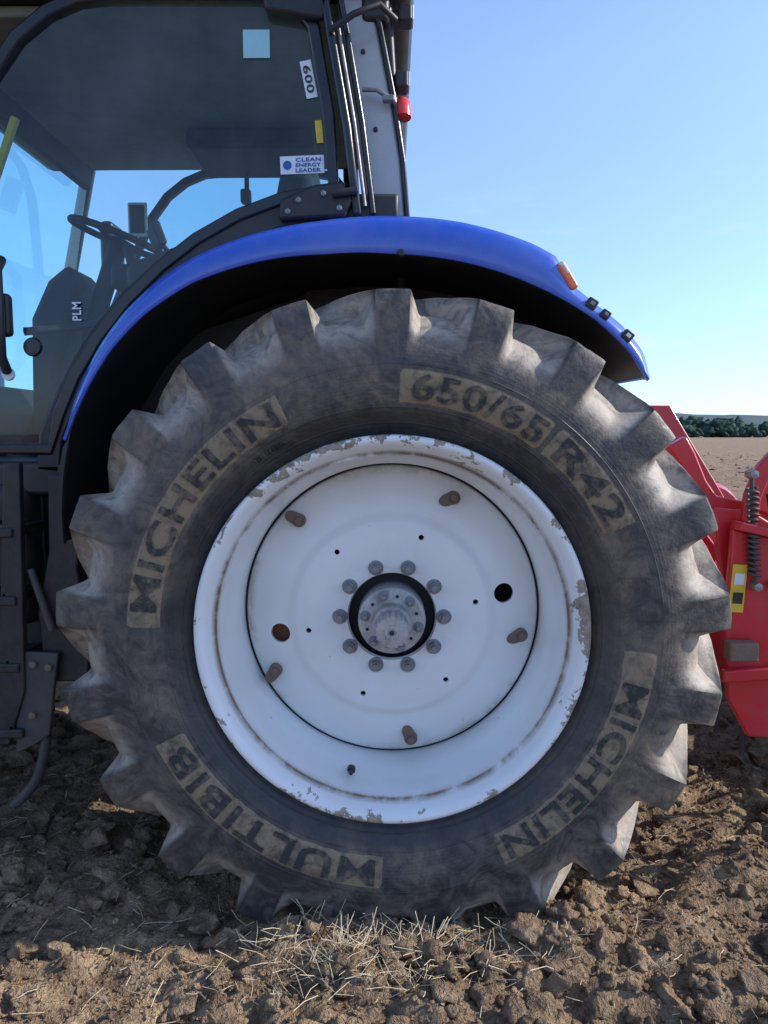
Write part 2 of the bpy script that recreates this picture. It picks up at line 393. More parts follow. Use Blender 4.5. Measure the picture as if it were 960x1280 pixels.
# ------------------------------------------------------------------ fender
def interp(tab,x):
    if x<=tab[0][0]: return tab[0][1]
    for (a,va),(b,vb) in zip(tab,tab[1:]):
        if x<=b: return va+(vb-va)*(x-a)/(b-a)
    return tab[-1][1]
RT=[(-60,1.100),(-55,1.128),(-50,1.154),(-45,1.175),(-40,1.192),(-34,1.203),(-28,1.205),(-20,1.195),(-10,1.180),(0,1.175),(10,1.174),(20,1.168),(23.5,1.160),(25.5,1.134),(28,1.107),(32,1.095),(37,1.090),(42,1.072),(45.5,1.035)]
RL=[(-60,1.084),(-50,1.114),(-45,1.128),(-38,1.136),(-30,1.132),(-20,1.106),(-10,1.076),(0,1.060),(12,1.056),(33,1.048),(40,1.035),(45.5,1.012)]
def fender(mir,suffix):
    def Y(y): return y if not mir else 2.5-y
    V=[];F=[];n=0
    phis=[-60+105.5*i/110 for i in range(111)]
    for ph in phis:
        t=interp(RT,ph); l=interp(RL,ph); b=t-l; q=min(.028,b*.45)
        sec=[(t+.005,.66),(t+.006,.30),(t+.003,.17),(t,.125),(t-q*.25,.098),(t-q,.083),(t-b*.5-.002,.078),(l+.008,.074),(l+.001,.077),(l,.083),(l+.004,.090),(t-.02 if b>.05 else l+.012,.14)]
        n=len(sec); a=math.radians(ph)
        for r,y in sec: V.append((r*math.sin(a),Y(y),WZ+r*math.cos(a)))
    for i in range(len(phis)-1):
        for j in range(n-1): F.append((i*n+j,(i+1)*n+j,(i+1)*n+j+1,i*n+j+1))
    F.append(tuple(range(n))); F.append(tuple((len(phis)-1)*n+k for k in reversed(range(n))))
    o=mesh_obj('fender'+suffix,V,F,M_blue,tractor,True); fix_normals(o); o.data.set_sharp_from_angle(angle=math.radians(50))
    V=[];F=[]; phis=[-76+121*i/90 for i in range(91)]
    for ph in phis:
        l=interp(RL,max(ph,-58)); 
        if ph<-58: l=l-(-58-ph)*.0055
        if ph<-60: sec=[(l+.012,.082),(l,.085),(l-.002,.10),(l+.012,.13),(l+.014,.66),(.80,.675),(.55,.68)]
        else: sec=[(l+.006,.092),(l+.003,.094),(l+.004,.11),(l+.015,.15),(l+.018,.66),(.80,.675),(.55,.68)]
        m=len(sec); a=math.radians(ph)
        for r,y in sec: V.append((r*math.sin(a),Y(y),WZ+r*math.cos(a)))
    for i in range(len(phis)-1):
        for j in range(m-1): F.append((i*m+j,(i+1)*m+j,(i+1)*m+j+1,i*m+j+1))
    mesh_obj('fender_liner'+suffix,V,F,M_black,tractor,True,sharp=50)
fender(False,''); fender(True,'_far')
def onf(ph,r): a=math.radians(ph); return r*math.sin(a),WZ+r*math.cos(a)
x,z=onf(26.0,1.118)
box('tail_lamp_red',(x+.002,.15,z-.004),(.028,.14,.085),M_lens,tractor,.010,(0,math.radians(-32),0))
box('tail_lamp_clear',(x-.008,.13,z+.016),(.020,.10,.045),M_clear,tractor,.008,(0,math.radians(-32),0))
for ph,r,s in ((31.2,1.080,.028),(33.8,1.076,.024),(38.4,1.066,.028)):
    x,z=onf(ph,r); box('socket_housing',(x,.080,z),(s*1.1,.02,s),M_black,tractor,.004,(0,math.radians(ph),0))
    box('socket_face',(x,.069,z),(s*.5,.004,s*.35),M_clear if ph>36 else M_steel,tractor,.001,(0,math.radians(ph),0))
x,z=onf(1.3,1.062); lathe('fender_bolt',[(0,.062),(.009,.063),(.011,.072)],16,M_black,tractor,loc=(x,0,z))

# ------------------------------------------------------------------ cab
SIDE=[(-1.80,1.38),(-1.15,1.38),(-1.115,1.50),(-1.06,1.62),(-.98,1.745),(-.88,1.865),(-.762,1.975),(-.64,2.065),(-.50,2.14),(-.36,2.19),(-.190,2.225),(-.205,2.45),(-.250,2.715),(-.31,2.79),(-.42,2.81),(-.90,2.815),(-1.0,2.805),(-1.10,2.765),(-1.20,2.69),(-1.30,2.56),(-1.42,2.3),(-1.62,1.85)]
def side(y,mat,name):
    me=[(x,y,z) for x,z in SIDE]
    return mesh_obj(name,me,[tuple(range(len(me)))],mat,tractor)
side(.452,M_glass,'door_glass'); side(2.05,M_glass2,'door_glass_far')
for y0,y1,sfx in ((.43,.475,''),(2.02,2.065,'_far')):
    band('door_frame'+sfx,SIDE,.040,y0,y1,M_frame,tractor,.006,True)
arch=[(-1.165,1.30),(-1.15,1.42),(-1.10,1.53),(-1.035,1.65),(-.955,1.765),(-.86,1.87),(-.745,1.965),(-.62,2.04),(-.49,2.10),(-.35,2.145),(-.10,2.165),(.02,2.165)]
for y0,y1,s in ((.44,.60,''),(1.90,2.055,'_far')):
    band('arch_trim'+s,arch,.085,y0,y1,M_black,tractor,.01)
prism('roof',[(-1.85,2.83),(-.2,2.85),(.04,2.83),(.08,2.90),(.06,3.0),(-.1,3.10),(-1.5,3.12),(-1.9,3.02)],.40,2.10,M_black,tractor,.05)
prism('roof_liner',[(-1.70,2.80),(-.12,2.80),(-.12,2.835),(-1.70,2.835)],.53,1.97,M_liner,tractor,.01)
prism('cab_floor',[(-1.8,1.26),(-1.1,1.26),(-1.1,1.34),(-1.8,1.34)],.46,2.04,M_black,tractor,.01)
box('cab_rear_deck',(-.5,1.25,1.85),(.95,1.1,.12),M_seat,tractor,.03)
box('cab_rear_wall',(.03,1.25,1.95),(.04,1.55,.40),M_black,tractor,.02)
mesh_obj('rear_window',[(.03,.56,2.16),(.03,1.95,2.16),(-.07,1.95,2.82),(-.07,.56,2.82)],[(0,1,2,3)],M_glass2,tractor)
mesh_obj('windscreen',[(-1.85,.50,1.4),(-1.85,2.0,1.4),(-1.58,1.95,2.8),(-1.58,.55,2.8)],[(0,1,2,3)],M_glass2,tractor)
for y in (.50,2.0): tube('front_pillar',[(-1.87,y,1.35),(-1.74,y,2.2),(-1.60,y,2.82)],.035,M_frame,tractor)
tube('far_rear_pillar',[(-.18,1.98,2.1),(-.22,1.98,2.82)],.04,M_frame,tractor)
band('rear_pillar',[(-.112,2.13),(-.145,2.40),(-.198,2.70),(-.228,2.86)],.028,.405,.47,M_frame,tractor,.008)
tube('pillar_rail',[(-.062,.43,2.14),(-.097,.43,2.42),(-.142,.43,2.68),(-.177,.43,2.86)],.010,M_frame,tractor)
tube('pillar_rail_inner',[(-.088,.42,2.16),(-.122,.42,2.42),(-.170,.42,2.70)],.006,M_steel,tractor)
prism('rear_quarter_glass',[(-.085,2.14),(.045,2.14),(.028,2.32),(-.005,2.52),(-.050,2.74),(-.075,2.83),(-.18,2.83),(-.125,2.5)],.485,.53,M_greyglass,tractor,.01)
band('rear_edge_trim',[(.050,2.13),(.035,2.32),(.003,2.52),(-.042,2.74),(-.07,2.84)],.018,.475,.56,M_frame,tractor,.006)
for z,x in ((2.20,-.05),(2.42,-.075),(2.66,-.115)):
    lathe('panel_rivet',[(0,.476),(.007,.478),(.008,.486)],14,M_black,tractor,loc=(x+.02,0,z))
prism('hinge_plate_lower',[(-.365,2.115),(-.15,2.125),(-.125,2.18),(-.16,2.235),(-.25,2.225),(-.36,2.18)],.405,.44,M_black,tractor,.01)
for x,z in ((-.335,2.14),(-.30,2.175),(-.22,2.195),(-.17,2.15)):
    lathe('hinge_bolt',[(0,.396),(.009,.398),(.011,.406)],6,M_steel,tractor,loc=(x,0,z),smooth=False)
tube('hinge_pin',[(-.19,.39,2.19),(-.11,.39,2.20)],.012,M_black,tractor)
prism('hinge_plate_upper',[(-.40,2.75),(-.22,2.72),(-.19,2.80),(-.20,2.9),(-.42,2.9)],.405,.44,M_black,tractor,.01)
lathe('hinge_bolt_upper',[(0,.396),(.012,.398),(.014,.406)],6,M_steel,tractor,loc=(-.30,0,2.80),smooth=False)
box('work_lamp_bracket',(-.02,.56,2.72),(.05,.08,.42),M_black,tractor,.015,(0,math.radians(-4),0))
box('rear_corner_housing',(-.055,.50,2.83),(.09,.06,.16),M_black,tractor,.02)
tube('mirror_arm',[(-.20,.40,2.68),(-.12,.38,2.72),(-.04,.40,2.76),(.01,.45,2.74)],.010,M_black,tractor)
for x,z in ((.042,2.79),(.030,2.585)):
    box('work_lamp',(x,.53,z),(.045,.07,.055),M_black,tractor,.010); box('work_lamp_lens',(x+.024,.53,z),(.006,.06,.046),M_clear,tractor,.002)
lathe('beacon_base',[(0,.50),(.026,.50),(.028,.51),(.028,.56)],24,M_black,tractor,loc=(.008,0,2.465))
lathe('beacon_lens',[(0,-.034),(.018,-.032),(.026,-.022),(.028,.0),(.028,.03),(0,.03)],24,M_redlens,tractor,loc=(.033,.50,2.490)).rotation_euler=(math.radians(-100),0,math.radians(10))
tube('beacon_cable',[(.012,.5,2.45),(.027,.5,2.40),(.010,.5,2.37),(.022,.51,2.33)],.006,M_black,tractor)
tube('window_handle',[(-.095,.45,2.53),(-.05,.44,2.525),(-.01,.45,2.505)],.008,M_steel,tractor)
box('window_latch',(-.012,.45,2.50),(.04,.03,.02),M_steel,tractor,.006)
tube('door_handle',[(-1.285,.44,2.0),(-1.275,.39,1.96),(-1.27,.38,1.80),(-1.275,.39,1.68),(-1.285,.44,1.64)],.016,M_black,tractor)
box('door_lock',(-1.28,.43,1.82),(.05,.04,.14),M_black,tractor,.015)
lathe('glass_fixing',[(0,.440),(.028,.442),(.032,.450)],28,M_frame,tractor,loc=(-1.20,0,1.72))
lathe('maker_badge',[(0,.440),(.020,.442),(.022,.450)],24,M_white,tractor,loc=(-1.285,0,1.63))
# interior
def cushion(n,c,s,r=(0,0,0)): return box(n,c,s,M_seat,tractor,.045,r)
cushion('seat_base',(-.72,1.25,1.86),(.52,.52,.14))
cushion('seat_back',(-.44,1.25,2.18),(.14,.50,.62),(0,math.radians(12),0))
cushion('headrest',(-.365,1.25,2.50),(.09,.28,.14),(0,math.radians(10),0))
cushion('armrest',(-.80,.93,2.02),(.46,.10,.07),(0,math.radians(-6),0))
box('joystick_pod',(-1.00,.90,2.03),(.16,.14,.10),M_inside,tractor,.03)
tube('joystick',[(-1.01,.90,2.07),(-1.03,.90,2.16)],.018,M_inside,tractor)
box('side_console',(-.62,.72,1.98),(.62,.26,.30),M_inside,tractor,.06,(0,math.radians(-18),0))
box('rear_console',(-.30,.66,2.14),(.26,.24,.24),M_seat,tractor,.06,(0,math.radians(-25),0))
box('seat_suspension',(-.70,1.25,1.60),(.34,.36,.40),M_inside,tractor,.04)
box('control_screen',(-.90,.86,2.18),(.035,.15,.09),M_inside,tractor,.012,(0,math.radians(-20),math.radians(25)))
tube('screen_stalk',[(-.78,.9,2.05),(-.86,.9,2.12),(-.90,.86,2.18)],.010,M_inside,tractor)
def torus_path(c,R,tilt,n=40):
    out=[]
    for i in range(n):
        a=2*math.pi*i/n; v=Vector((R*math.cos(a),R*math.sin(a),0)); v.rotate(Matrix.Rotation(tilt,3,'Y')); out.append(tuple(Vector(c)+v))
    return out
sc=(-1.18,1.25,2.27)
tube('steering_wheel',torus_path(sc,.205,math.radians(20)),.015,M_inside,tractor,True)
for k in range(3):
    a=2*math.pi*k/3+.4; v=Vector((.2*math.cos(a),.2*math.sin(a),0)); v.rotate(Matrix.Rotation(math.radians(20),3,'Y'))
    tube('steering_spoke',[sc,tuple(Vector(sc)+v*.55+Vector((0,0,-.02))),tuple(Vector(sc)+v)],.010,M_inside,tractor)
tube('steering_column',[sc,(-1.27,1.25,2.02),(-1.36,1.25,1.70),(-1.42,1.25,1.36)],.040,M_inside,tractor)
prism('dashboard',[(-1.56,1.36),(-1.42,1.36),(-1.43,1.70),(-1.36,1.92),(-1.31,2.08),(-1.37,2.15),(-1.46,2.08),(-1.54,1.92)],1.14,1.38,M_inside,tractor,.03)
prism('cowl_trim',[(-1.78,1.36),(-1.70,1.36),(-1.68,1.55),(-1.76,1.66)],.62,1.9,M_inside,tractor,.03)
tube('gear_lever',[(-1.12,1.05,1.60),(-1.10,1.02,1.86),(-1.06,1.0,1.98)],.012,M_inside,tractor)
lathe('gear_knob',[(0,-.03),(.024,-.018),(.026,0),(.02,.025),(0,.03)],16,M_inside,tractor,loc=(-1.06,1.0,1.99))
box('pedal_box',(-1.5,1.25,1.48),(.10,.30,.26),M_inside,tractor,.03,(0,math.radians(25),0))
tube('grab_rail',[(-1.26,.52,1.78),(-1.16,.60,1.80),(-1.02,.62,1.82),(-.94,.60,1.93),(-.84,.60,1.93)],.014,M_black,tractor,smooth=True)
box('overhead_console',(-.64,1.62,2.755),(.58,.42,.09),M_inside,tractor,.02)
for k in range(5): box('console_button_row',(-.84+.10*k,1.40,2.755),(.07,.012,.045),M_seat,tractor,.004)
tube('hanging_bracket',[(-.72,1.75,2.80),(-.72,1.75,2.62),(-.70,1.72,2.50),(-.66,1.70,2.46)],.012,M_inside,tractor)
box('bracket_clamp',(-.725,1.75,2.60),(.05,.05,.07),M_inside,tractor,.012)
box('interior_mirror',(-1.30,1.85,2.52),(.10,.02,.17),M_white,tractor,.02); box('interior_mirror_glass',(-1.30,1.838,2.52),(.075,.01,.14),M_inside,tractor,.01)
box('sun_blind',(-1.55,1.25,2.72),(.05,1.2,.12),M_inside,tractor,.02)
box('far_mirror',(-1.60,2.30,2.45),(.08,.20,.34),M_black,tractor,.03)
def flat_text(body,c,w,h,mat,name,rot=0,y=.444,bold=.02):
    me=text_mesh(body,bold,0)
    co=np.array([v.co[:] for v in me.vertices]); a=co.min(0); b=co.max(0)
    for v in me.vertices:
        u=((v.co.x-a[0])/(b[0]-a[0])-.5)*w; t=((v.co.y-a[1])/(b[1]-a[1])-.5)*h
        v.co=(u*math.cos(rot)-t*math.sin(rot),0,u*math.sin(rot)+t*math.cos(rot))
    me.materials.append(mat); o=bpy.data.objects.new(name,me); o.location=(c[0],y,c[1]); link(o,tractor)
def sticker(name,c,w,h,mat,rot=0,y=.447):
    box(name,(c[0],y,c[1]),(w,.002,h),mat,tractor,0,(0,-rot,0))
sticker('slogan_sticker',(-.292,2.298),.142,.056,M_white,math.radians(2))
for i,s in enumerate(('CLEAN','ENERGY','LEADER')): flat_text(s,(-.272,2.314-i*.0165),.082,.0125,M_navy,'slogan_text',math.radians(2),bold=.03)
lathe('slogan_logo',[(0,.4445),(.014,.4445)],20,M_navy,tractor,loc=(-.340,0,2.296))
sticker('plain_sticker',(-.434,2.668),.085,.085,M_cyan)
sticker('number_sticker',(-.268,2.56),.115,.036,M_white,math.radians(101))
flat_text('600',(-.268,2.56),.085,.024,M_black,'number_text',math.radians(-79))
flat_text('PLM',(-1.045,1.835),.060,.030,M_white,'plm_text',math.radians(90))
sticker('warning_sticker',(-.236,2.40),.022,.07,M_yellow,math.radians(5))
box('yellow_pillar_label',(-1.345,.60,2.38),(.025,.02,.28),M_yellow,tractor,.003,(0,math.radians(22),0))

# lower body, tank, steps
box('transmission',(-.9,1.25,.95),(2.6,.6,.62),M_blackmud,tractor,.06)
box('rear_axle_box',(.1,1.25,.92),(.7,.9,.7),M_blackmud,tractor,.08)
box('fuel_tank',(-1.62,.62,1.02),(.80,.42,.50),M_black,tractor,.06)
box('sill_panel',(-1.5,.50,1.28),(.84,.12,.12),M_black,tractor,.02)
for z in (1.12,.90,.68,.46):
    box('step_tread',(-1.40,.37,z),(.40,.24,.03),M_blackmud,tractor,.006)
    for k in range(5): box('tread_bar',(-1.56+.08*k,.37,z+.018),(.012,.22,.012),M_greysteel,tractor,.002)
for x in (-1.19,): prism('step_side',[(x-.03,1.34),(x+.02,1.34),(x+.0,.60),(x-.06,.42),(x-.10,.42)],.26,.29,M_blackmud,tractor,.004)
box('step_riser',(-1.42,.50,.85),(.42,.02,.75),M_black,tractor,.004)
prism('mud_bracket',[(-1.10,1.30),(-1.03,1.30),(-1.0,1.12),(-1.02,1.0),(-.985,.78),(-1.0,.62),(-1.14,.62),(-1.155,.85),(-1.11,1.05)],.30,.33,M_blackmud,tractor,.006)
prism('mud_flap',[(-1.06,1.25),(-.93,1.05),(-.93,.64),(-1.05,.64)],.40,.415,M_blackmud,tractor,.004)
prism('bracket_plate',[(-1.195,.73),(-1.08,.725),(-1.10,.60),(-1.12,.45),(-1.165,.42),(-1.235,.385),(-1.225,.55)],.27,.29,M_greysteel,tractor,.004)
tube('bracket_hook',[(-1.14,.29,.44),(-1.155,.29,.34),(-1.20,.29,.25),(-1.26,.29,.20)],.017,M_greysteel,tractor,smooth=True)
for x,z in ((-1.16,.69),(-1.11,.68),(-1.17,.52)): lathe('bracket_bolt',[(0,.257),(.012,.258),(.014,.27)],6,M_rust,tractor,loc=(x,0,z),smooth=False)
tube('support_rod',[(-1.10,.28,.80),(-1.16,.28,1.0)],.012,M_greysteel,tractor)
prism('bonnet',[(-1.86,1.25),(-1.86,2.02),(-2.6,1.95),(-3.4,1.75),(-3.62,1.5),(-3.6,1.0),(-1.9,1.0)],.90,1.60,M_blue,tractor,.08)
box('engine_block',(-2.7,1.25,.85),(1.7,.5,.5),M_blackmud,tractor,.05)
tube('front_axle',[(-2.75,.4,.68),(-2.75,2.1,.68)],.09,M_blackmud,tractor)
for y in (.88,1.62):
    tube('lower_link',[(.3,y,.60),(.9,y,.55),(1.15,y,.62)],.035,M_blackmud,tractor)

# ------------------------------------------------------------------ implement
har=empty('power_harrow',(0.01,.09,0))
EP=[(1.04,1.14),(1.22,1.10),(1.57,1.02),(1.77,.80),(1.74,.45),(1.12,.475),(1.05,.60),(1.03,.85)]
prism('end_plate',EP,.13,.155,M_red,har,.006)
prism('end_plate_rib',[(1.02,.66),(1.60,.70),(1.60,.735),(1.02,.70)],.10,.128,M_red,har,.006)
prism('end_plate_lip',[(1.05,1.165),(1.22,1.125),(1.57,1.045),(1.57,1.02),(1.22,1.10),(1.04,1.14)],.09,.16,M_red,har,.004)
prism('gear_trough',[(1.12,.62),(1.12,.84),(1.20,.92),(1.52,.92),(1.62,.84),(1.62,.60),(1.17,.55)],.16,2.55,M_red,har,.02)
prism('end_plate_far',EP,2.56,2.585,M_red,har,.006)
band('link_arm',[(.905,1.41),(.935,1.36),(.975,1.27),(1.02,1.21),(1.11,1.19),(1.22,1.17)],.055,.24,.28,M_red,har,.006)
band('link_arm_inner',[(.89,1.38),(.96,1.24),(1.04,1.10),(1.12,1.0)],.045,.40,.43,M_red,har,.006)
prism('arm_gusset',[(1.005,1.20),(1.12,1.19),(1.24,1.12),(1.27,.98),(1.04,.96),(1.015,1.08)],.18,.21,M_red,har,.006)
band('upright_arm',[(1.105,1.12),(1.12,1.24),(1.15,1.32),(1.22,1.40),(1.32,1.45)],.05,.17,.20,M_red,har,.006)
prism('upper_lug',[(1.12,1.20),(1.24,1.16),(1.28,1.26),(1.22,1.34),(1.16,1.33)],.22,.25,M_red,har,.006)
pts=[]
for i in range(16*14):
    a=2*math.pi*i/14; pts.append((1.085+.016*math.cos(a)+i*.00009,.115+.016*math.sin(a),1.27-i*.00122))
tube('return_spring',pts,.0045,M_greysteel,har)
tube('spring_rod',[(1.08,.115,1.32),(1.11,.115,.96)],.006,M_greysteel,har)
for x,z in ((1.11,.965),(1.08,1.31),(1.17,.97),(1.16,1.18)): lathe('pivot_bolt',[(0,.09),(.014,.092),(.016,.13)],6,M_steel,har,loc=(x,0,z),smooth=False)
tube('hydraulic_hose',[(1.14,.12,1.25),(1.15,.10,1.15),(1.20,.10,1.10),(1.27,.2,1.2),(1.4,.5,1.4)],.010,M_black,har,smooth=True)
box('warning_label',(1.062,.126,.955),(.045,.003,.15),M_yellow,har,0,(0,math.radians(3),0))
box('label_pictogram',(1.062,.1235,.925),(.03,.002,.035),M_black,har,0,(0,math.radians(3),0))
box('label_pictogram',(1.064,.1235,.985),(.03,.002,.035),M_white,har,0,(0,math.radians(3),0))
box('adjuster_block',(1.07,.10,.765),(.09,.05,.06),M_rust,har,.008)
for y in (1.0,1.5):
    prism('headstock_plate',[(1.02,.60),(1.55,.9),(1.50,1.0),(1.15,1.55),(1.05,1.55),(1.02,1.0)],y-.012,y+.012,M_red,har,.004)
box('headstock_top',(1.10,1.25,1.52),(.08,.5,.06),M_red,har,.01)
lathe('gearbox',[(0,-.18),(.16,-.17),(.18,-.12),(.18,.12),(.14,.2),(0,.2)],24,M_red,har,loc=(1.36,1.25,1.05))
lathe('packer_roller',[(.0,-1.2),(.20,-1.2),(.20,1.2),(0,1.2)],40,M_greysteel,har,loc=(2.15,1.36,.25))
for k in range(12): lathe('packer_ring',[(.20,-.02),(.27,-.012),(.27,.012),(.20,.02)],32,M_greysteel,har,loc=(2.15,.3+k*.19,.25))
for y in (.2,2.5): prism('roller_arm',[(1.5,.8),(1.6,.9),(2.2,.35),(2.2,.2),(2.1,.2)],y,y+.03,M_red,har,.005)
for k in range(10):
    y=.30+k*.24
    lathe('rotor_hub',[(0,0),(.07,0),(.08,.04),(0,.05)],16,M_greysteel,har,loc=(1.52,y,.52)).rotation_euler=(math.radians(90),0,0)
    for sx in (-.1,.1): prism('tine',[(1.52+sx-.02,.55),(1.52+sx+.02,.55),(1.52+sx+.008,.12),(1.52+sx-.008,.12)],y-.008,y+.008,M_greysteel,har,.002)

# ------------------------------------------------------------------ ground
tab=rng.random((256,256))
def vn(x,y,s):
    x=x+s*17.3; y=y+s*31.7
    xi=np.floor(x).astype(int); yi=np.floor(y).astype(int); fx=x-xi; fy=y-yi
    fx=fx*fx*(3-2*fx); fy=fy*fy*(3-2*fy)
    g=lambda i,j: tab[(i+s*13)%256,(j+s*7)%256]
    return (g(xi,yi)*(1-fx)*(1-fy)+g(xi+1,yi)*fx*(1-fy)+g(xi,yi+1)*(1-fx)*fy+g(xi+1,yi+1)*fx*fy)-.5
def height(x,y):
    d=np.sqrt(x*x+(y+.2)**2)
    h=.10*vn(x*.6,y*.6,1)*np.clip((d-1)/6,0.1,1)
    h+=.085*vn(x*3.1,y*3.1,2)*np.clip(18/(d+.01),0,1)
    h+=.045*(.25-np.abs(vn(x*7.3+.3*y,y*8.3,3)))*2*np.clip(7/(d+.01),0,1)
    h+=.036*vn(x*19,y*19,4)*np.clip(3.5/(d+.01),0,1)
    h+=.022*vn(x*47,y*47,5)*np.clip(2.0/(d+.01),0,1)
    h+=.06*np.sin((x*.35+y)*2.2+vn(x*.3,y*.3,6)*5)*np.clip((d-3)/8,0,1)*np.clip(60/(d+.01),0,1)
    h+=.035*np.exp(-((y+.16)/.14)**2)*np.exp(-(x/.75)**4)
    h+=.05*np.exp(-((y+.42)/.16)**2)*np.exp(-((x+.05)/.5)**4)
    h+=.03*np.exp(-((x-1.15)/.25)**2)*np.exp(-((y-.2)/.5)**2)
    return h-.01
Nn=600; kk=9.2; s0=2600/math.sinh(kk)
u=np.linspace(-1,1,Nn); cx=np.sinh(kk*u)*s0
X,Y=np.meshgrid(cx+.0,cx-.30,indexing='ij')
Z=height(X,Y)
V=np.stack([X,Y,Z],-1).reshape(-1,3)
idx=np.arange(Nn*Nn).reshape(Nn,Nn)
F=np.stack([idx[:-1,:-1],idx[1:,:-1],idx[1:,1:],idx[:-1,1:]],-1).reshape(-1,4)
def soil(name):
    m,N,p,tc,out=newmat(name); g=N.n('ShaderNodeNewGeometry').outputs['Position']
    a=N.noise(g,1.3,4,.6); b=N.noise(g,14,5,.7); c=N.noise(g,90,3,.7)
    colr=N.mix(N.ramp(b,.36,.62),(.135,.090,.058),(.47,.330,.200))
    colr=N.mix(N.math('MULTIPLY',N.ramp(a,.42,.66),.45),colr,(.120,.080,.053))
    colr=N.mix(N.math('MULTIPLY',N.ramp(c,.56,.72),.5),colr,(.56,.43,.27))
    setc(N,p.inputs['Base Color'],colr); p.inputs['Roughness'].default_value=.95; p.inputs['Specular IOR Level'].default_value=.15
    bump(N,p,N.math('ADD',N.math('MULTIPLY',b,1.0),N.math('MULTIPLY',c,.6)),1.0,.03); return m
M_soil=soil('tilled_soil')
np_mesh('ploughed_field_ground',V,F,M_soil)
def ico(sub):
    bm=bmesh.new(); bmesh.ops.create_icosphere(bm,subdivisions=sub,radius=1)
    v=np.array([x.co[:] for x in bm.verts]); f=np.array([[q.index for q in x.verts] for x in bm.faces]); bm.free(); return v,f
def clod_shapes(sub,n,amp=.5,facet=True):
    v,f=ico(sub); out=[]
    for k in range(n):
        q=v.copy()
        if facet:
            for j in range(9):
                d=rng.normal(size=3); d/=np.linalg.norm(d); off=rng.uniform(.45,.85)
                q-=np.maximum(0,q@d-off)[:,None]*d
        w=np.array([ (1+amp*mn.noise(Vector(p)*1.3+Vector((k*7.1,0,0)))+amp*.5*mn.noise(Vector(p)*3.1+Vector((0,k*5.3,0)))-amp*.45*abs(mn.noise(Vector(p)*6+Vector((0,0,k*3.3))))) for p in v])
        out.append(q*w[:,None]*(1.15 if facet else 1))
    return out,f
def scatter(name,xs,ys,sizes,sub,mat,sink=.2,smooth=True):
    shapes,f=clod_shapes(sub,12); n=len(xs); nv=len(shapes[0])
    z=height(xs,ys); A=np.zeros((n,nv,3))
    for i in range(n):
        s=shapes[i%12]; a=rng.random(3)*6.28
        R=np.array(Matrix.Rotation(a[0],3,'X')@Matrix.Rotation(a[1],3,'Y')@Matrix.Rotation(a[2],3,'Z'))
        sc3=rng.uniform(.7,1.35,3); q=((s*sc3)@R.T)*sizes[i]*np.array([1.1,1,.8]); q+=(xs[i],ys[i],z[i]+sizes[i]*sink); A[i]=q
    Fa=(f[None]+np.arange(n)[:,None,None]*nv).reshape(-1,3)
    return np_mesh(name,A.reshape(-1,3),Fa,mat,soil_root,smooth)
soil_root=empty('soil_clods')
n=2800; xs=rng.uniform(-1.9,2.1,n); ys=rng.uniform(-1.1,1.1,n); sz=.006+.036*rng.random(n)**5
n2=200; xs=np.r_[xs,rng.normal(.30,.45,n2)]; ys=np.r_[ys,rng.normal(-.30,.10,n2)]; sz=np.r_[sz,.010+.026*rng.random(n2)**2.5]
keep=~((np.abs(xs)<.30)&(ys>-.05)); xs,ys,sz=xs[keep],ys[keep],sz[keep]; big=sz>.016
scatter('clods_near',xs[big],ys[big],sz[big],3,M_soil,.25)
scatter('clods_small',xs[~big],ys[~big],sz[~big],2,M_soil)
n=20000; xs=rng.uniform(-1.7,1.8,n); ys=rng.uniform(-.7,1.4,n); sz=.002+.007*rng.random(n)**2
scatter('crumbs',xs,ys,sz,1,M_soil,.3,smooth=False)
n=8000; th=rng.uniform(-.2,math.pi+.2,n); rr=2.0+58*rng.random(n)**1.6; xs=rr*np.cos(th); ys=rr*np.sin(th)-.2; sz=(.02+.06*rng.random(n)**2)*(1+rr*.012)
scatter('clods_field',xs,ys,sz,1,M_soil,smooth=False)
m,N,p,tc,out=newmat('dry_straw'); nz=N.noise(tc.outputs['Object'],20,3); setc(N,p.inputs['Base Color'],N.mix(nz,(.42,.32,.19),(.68,.57,.38))); p.inputs['Roughness'].default_value=.7; M_straw=m
V=[];F=[]
def straw(x,y,L,w,a,el,z=None):
    z=float(height(np.array([x]),np.array([y]))[0])+.010 if z is None else z
    p=Vector((x,y,z)); d=Vector((math.cos(a)*math.cos(el),math.sin(a)*math.cos(el),math.sin(el))); sd=Vector((-math.sin(a),math.cos(a),0))*w
    up=Vector((0,0,w)); bnd=Vector((random.uniform(-1,1),random.uniform(-1,1),random.uniform(-.3,.5)))*L*.12; b=len(V)
    for t in (0,.5,1):
        c=p+d*L*t+bnd*(4*t*(1-t))
        V.extend([c+sd,c+up,c-sd])
    for k in range(2):
        for q in range(3): F.append((b+k*3+q,b+k*3+(q+1)%3,b+k*3+3+(q+1)%3,b+k*3+3+q))
for i in range(1100): straw(random.uniform(-1.8,2.0),random.uniform(-.9,1.0),random.uniform(.015,.09),random.uniform(.0006,.0015),random.uniform(0,6.28),random.uniform(-.1,.35))
for i in range(420): straw(random.gauss(-.04,.22),random.gauss(-.21,.07),random.uniform(.03,.11),random.uniform(.0006,.0014),random.uniform(0,6.28),random.uniform(0,.7))
mesh_obj('straw_litter',V,F,M_straw)

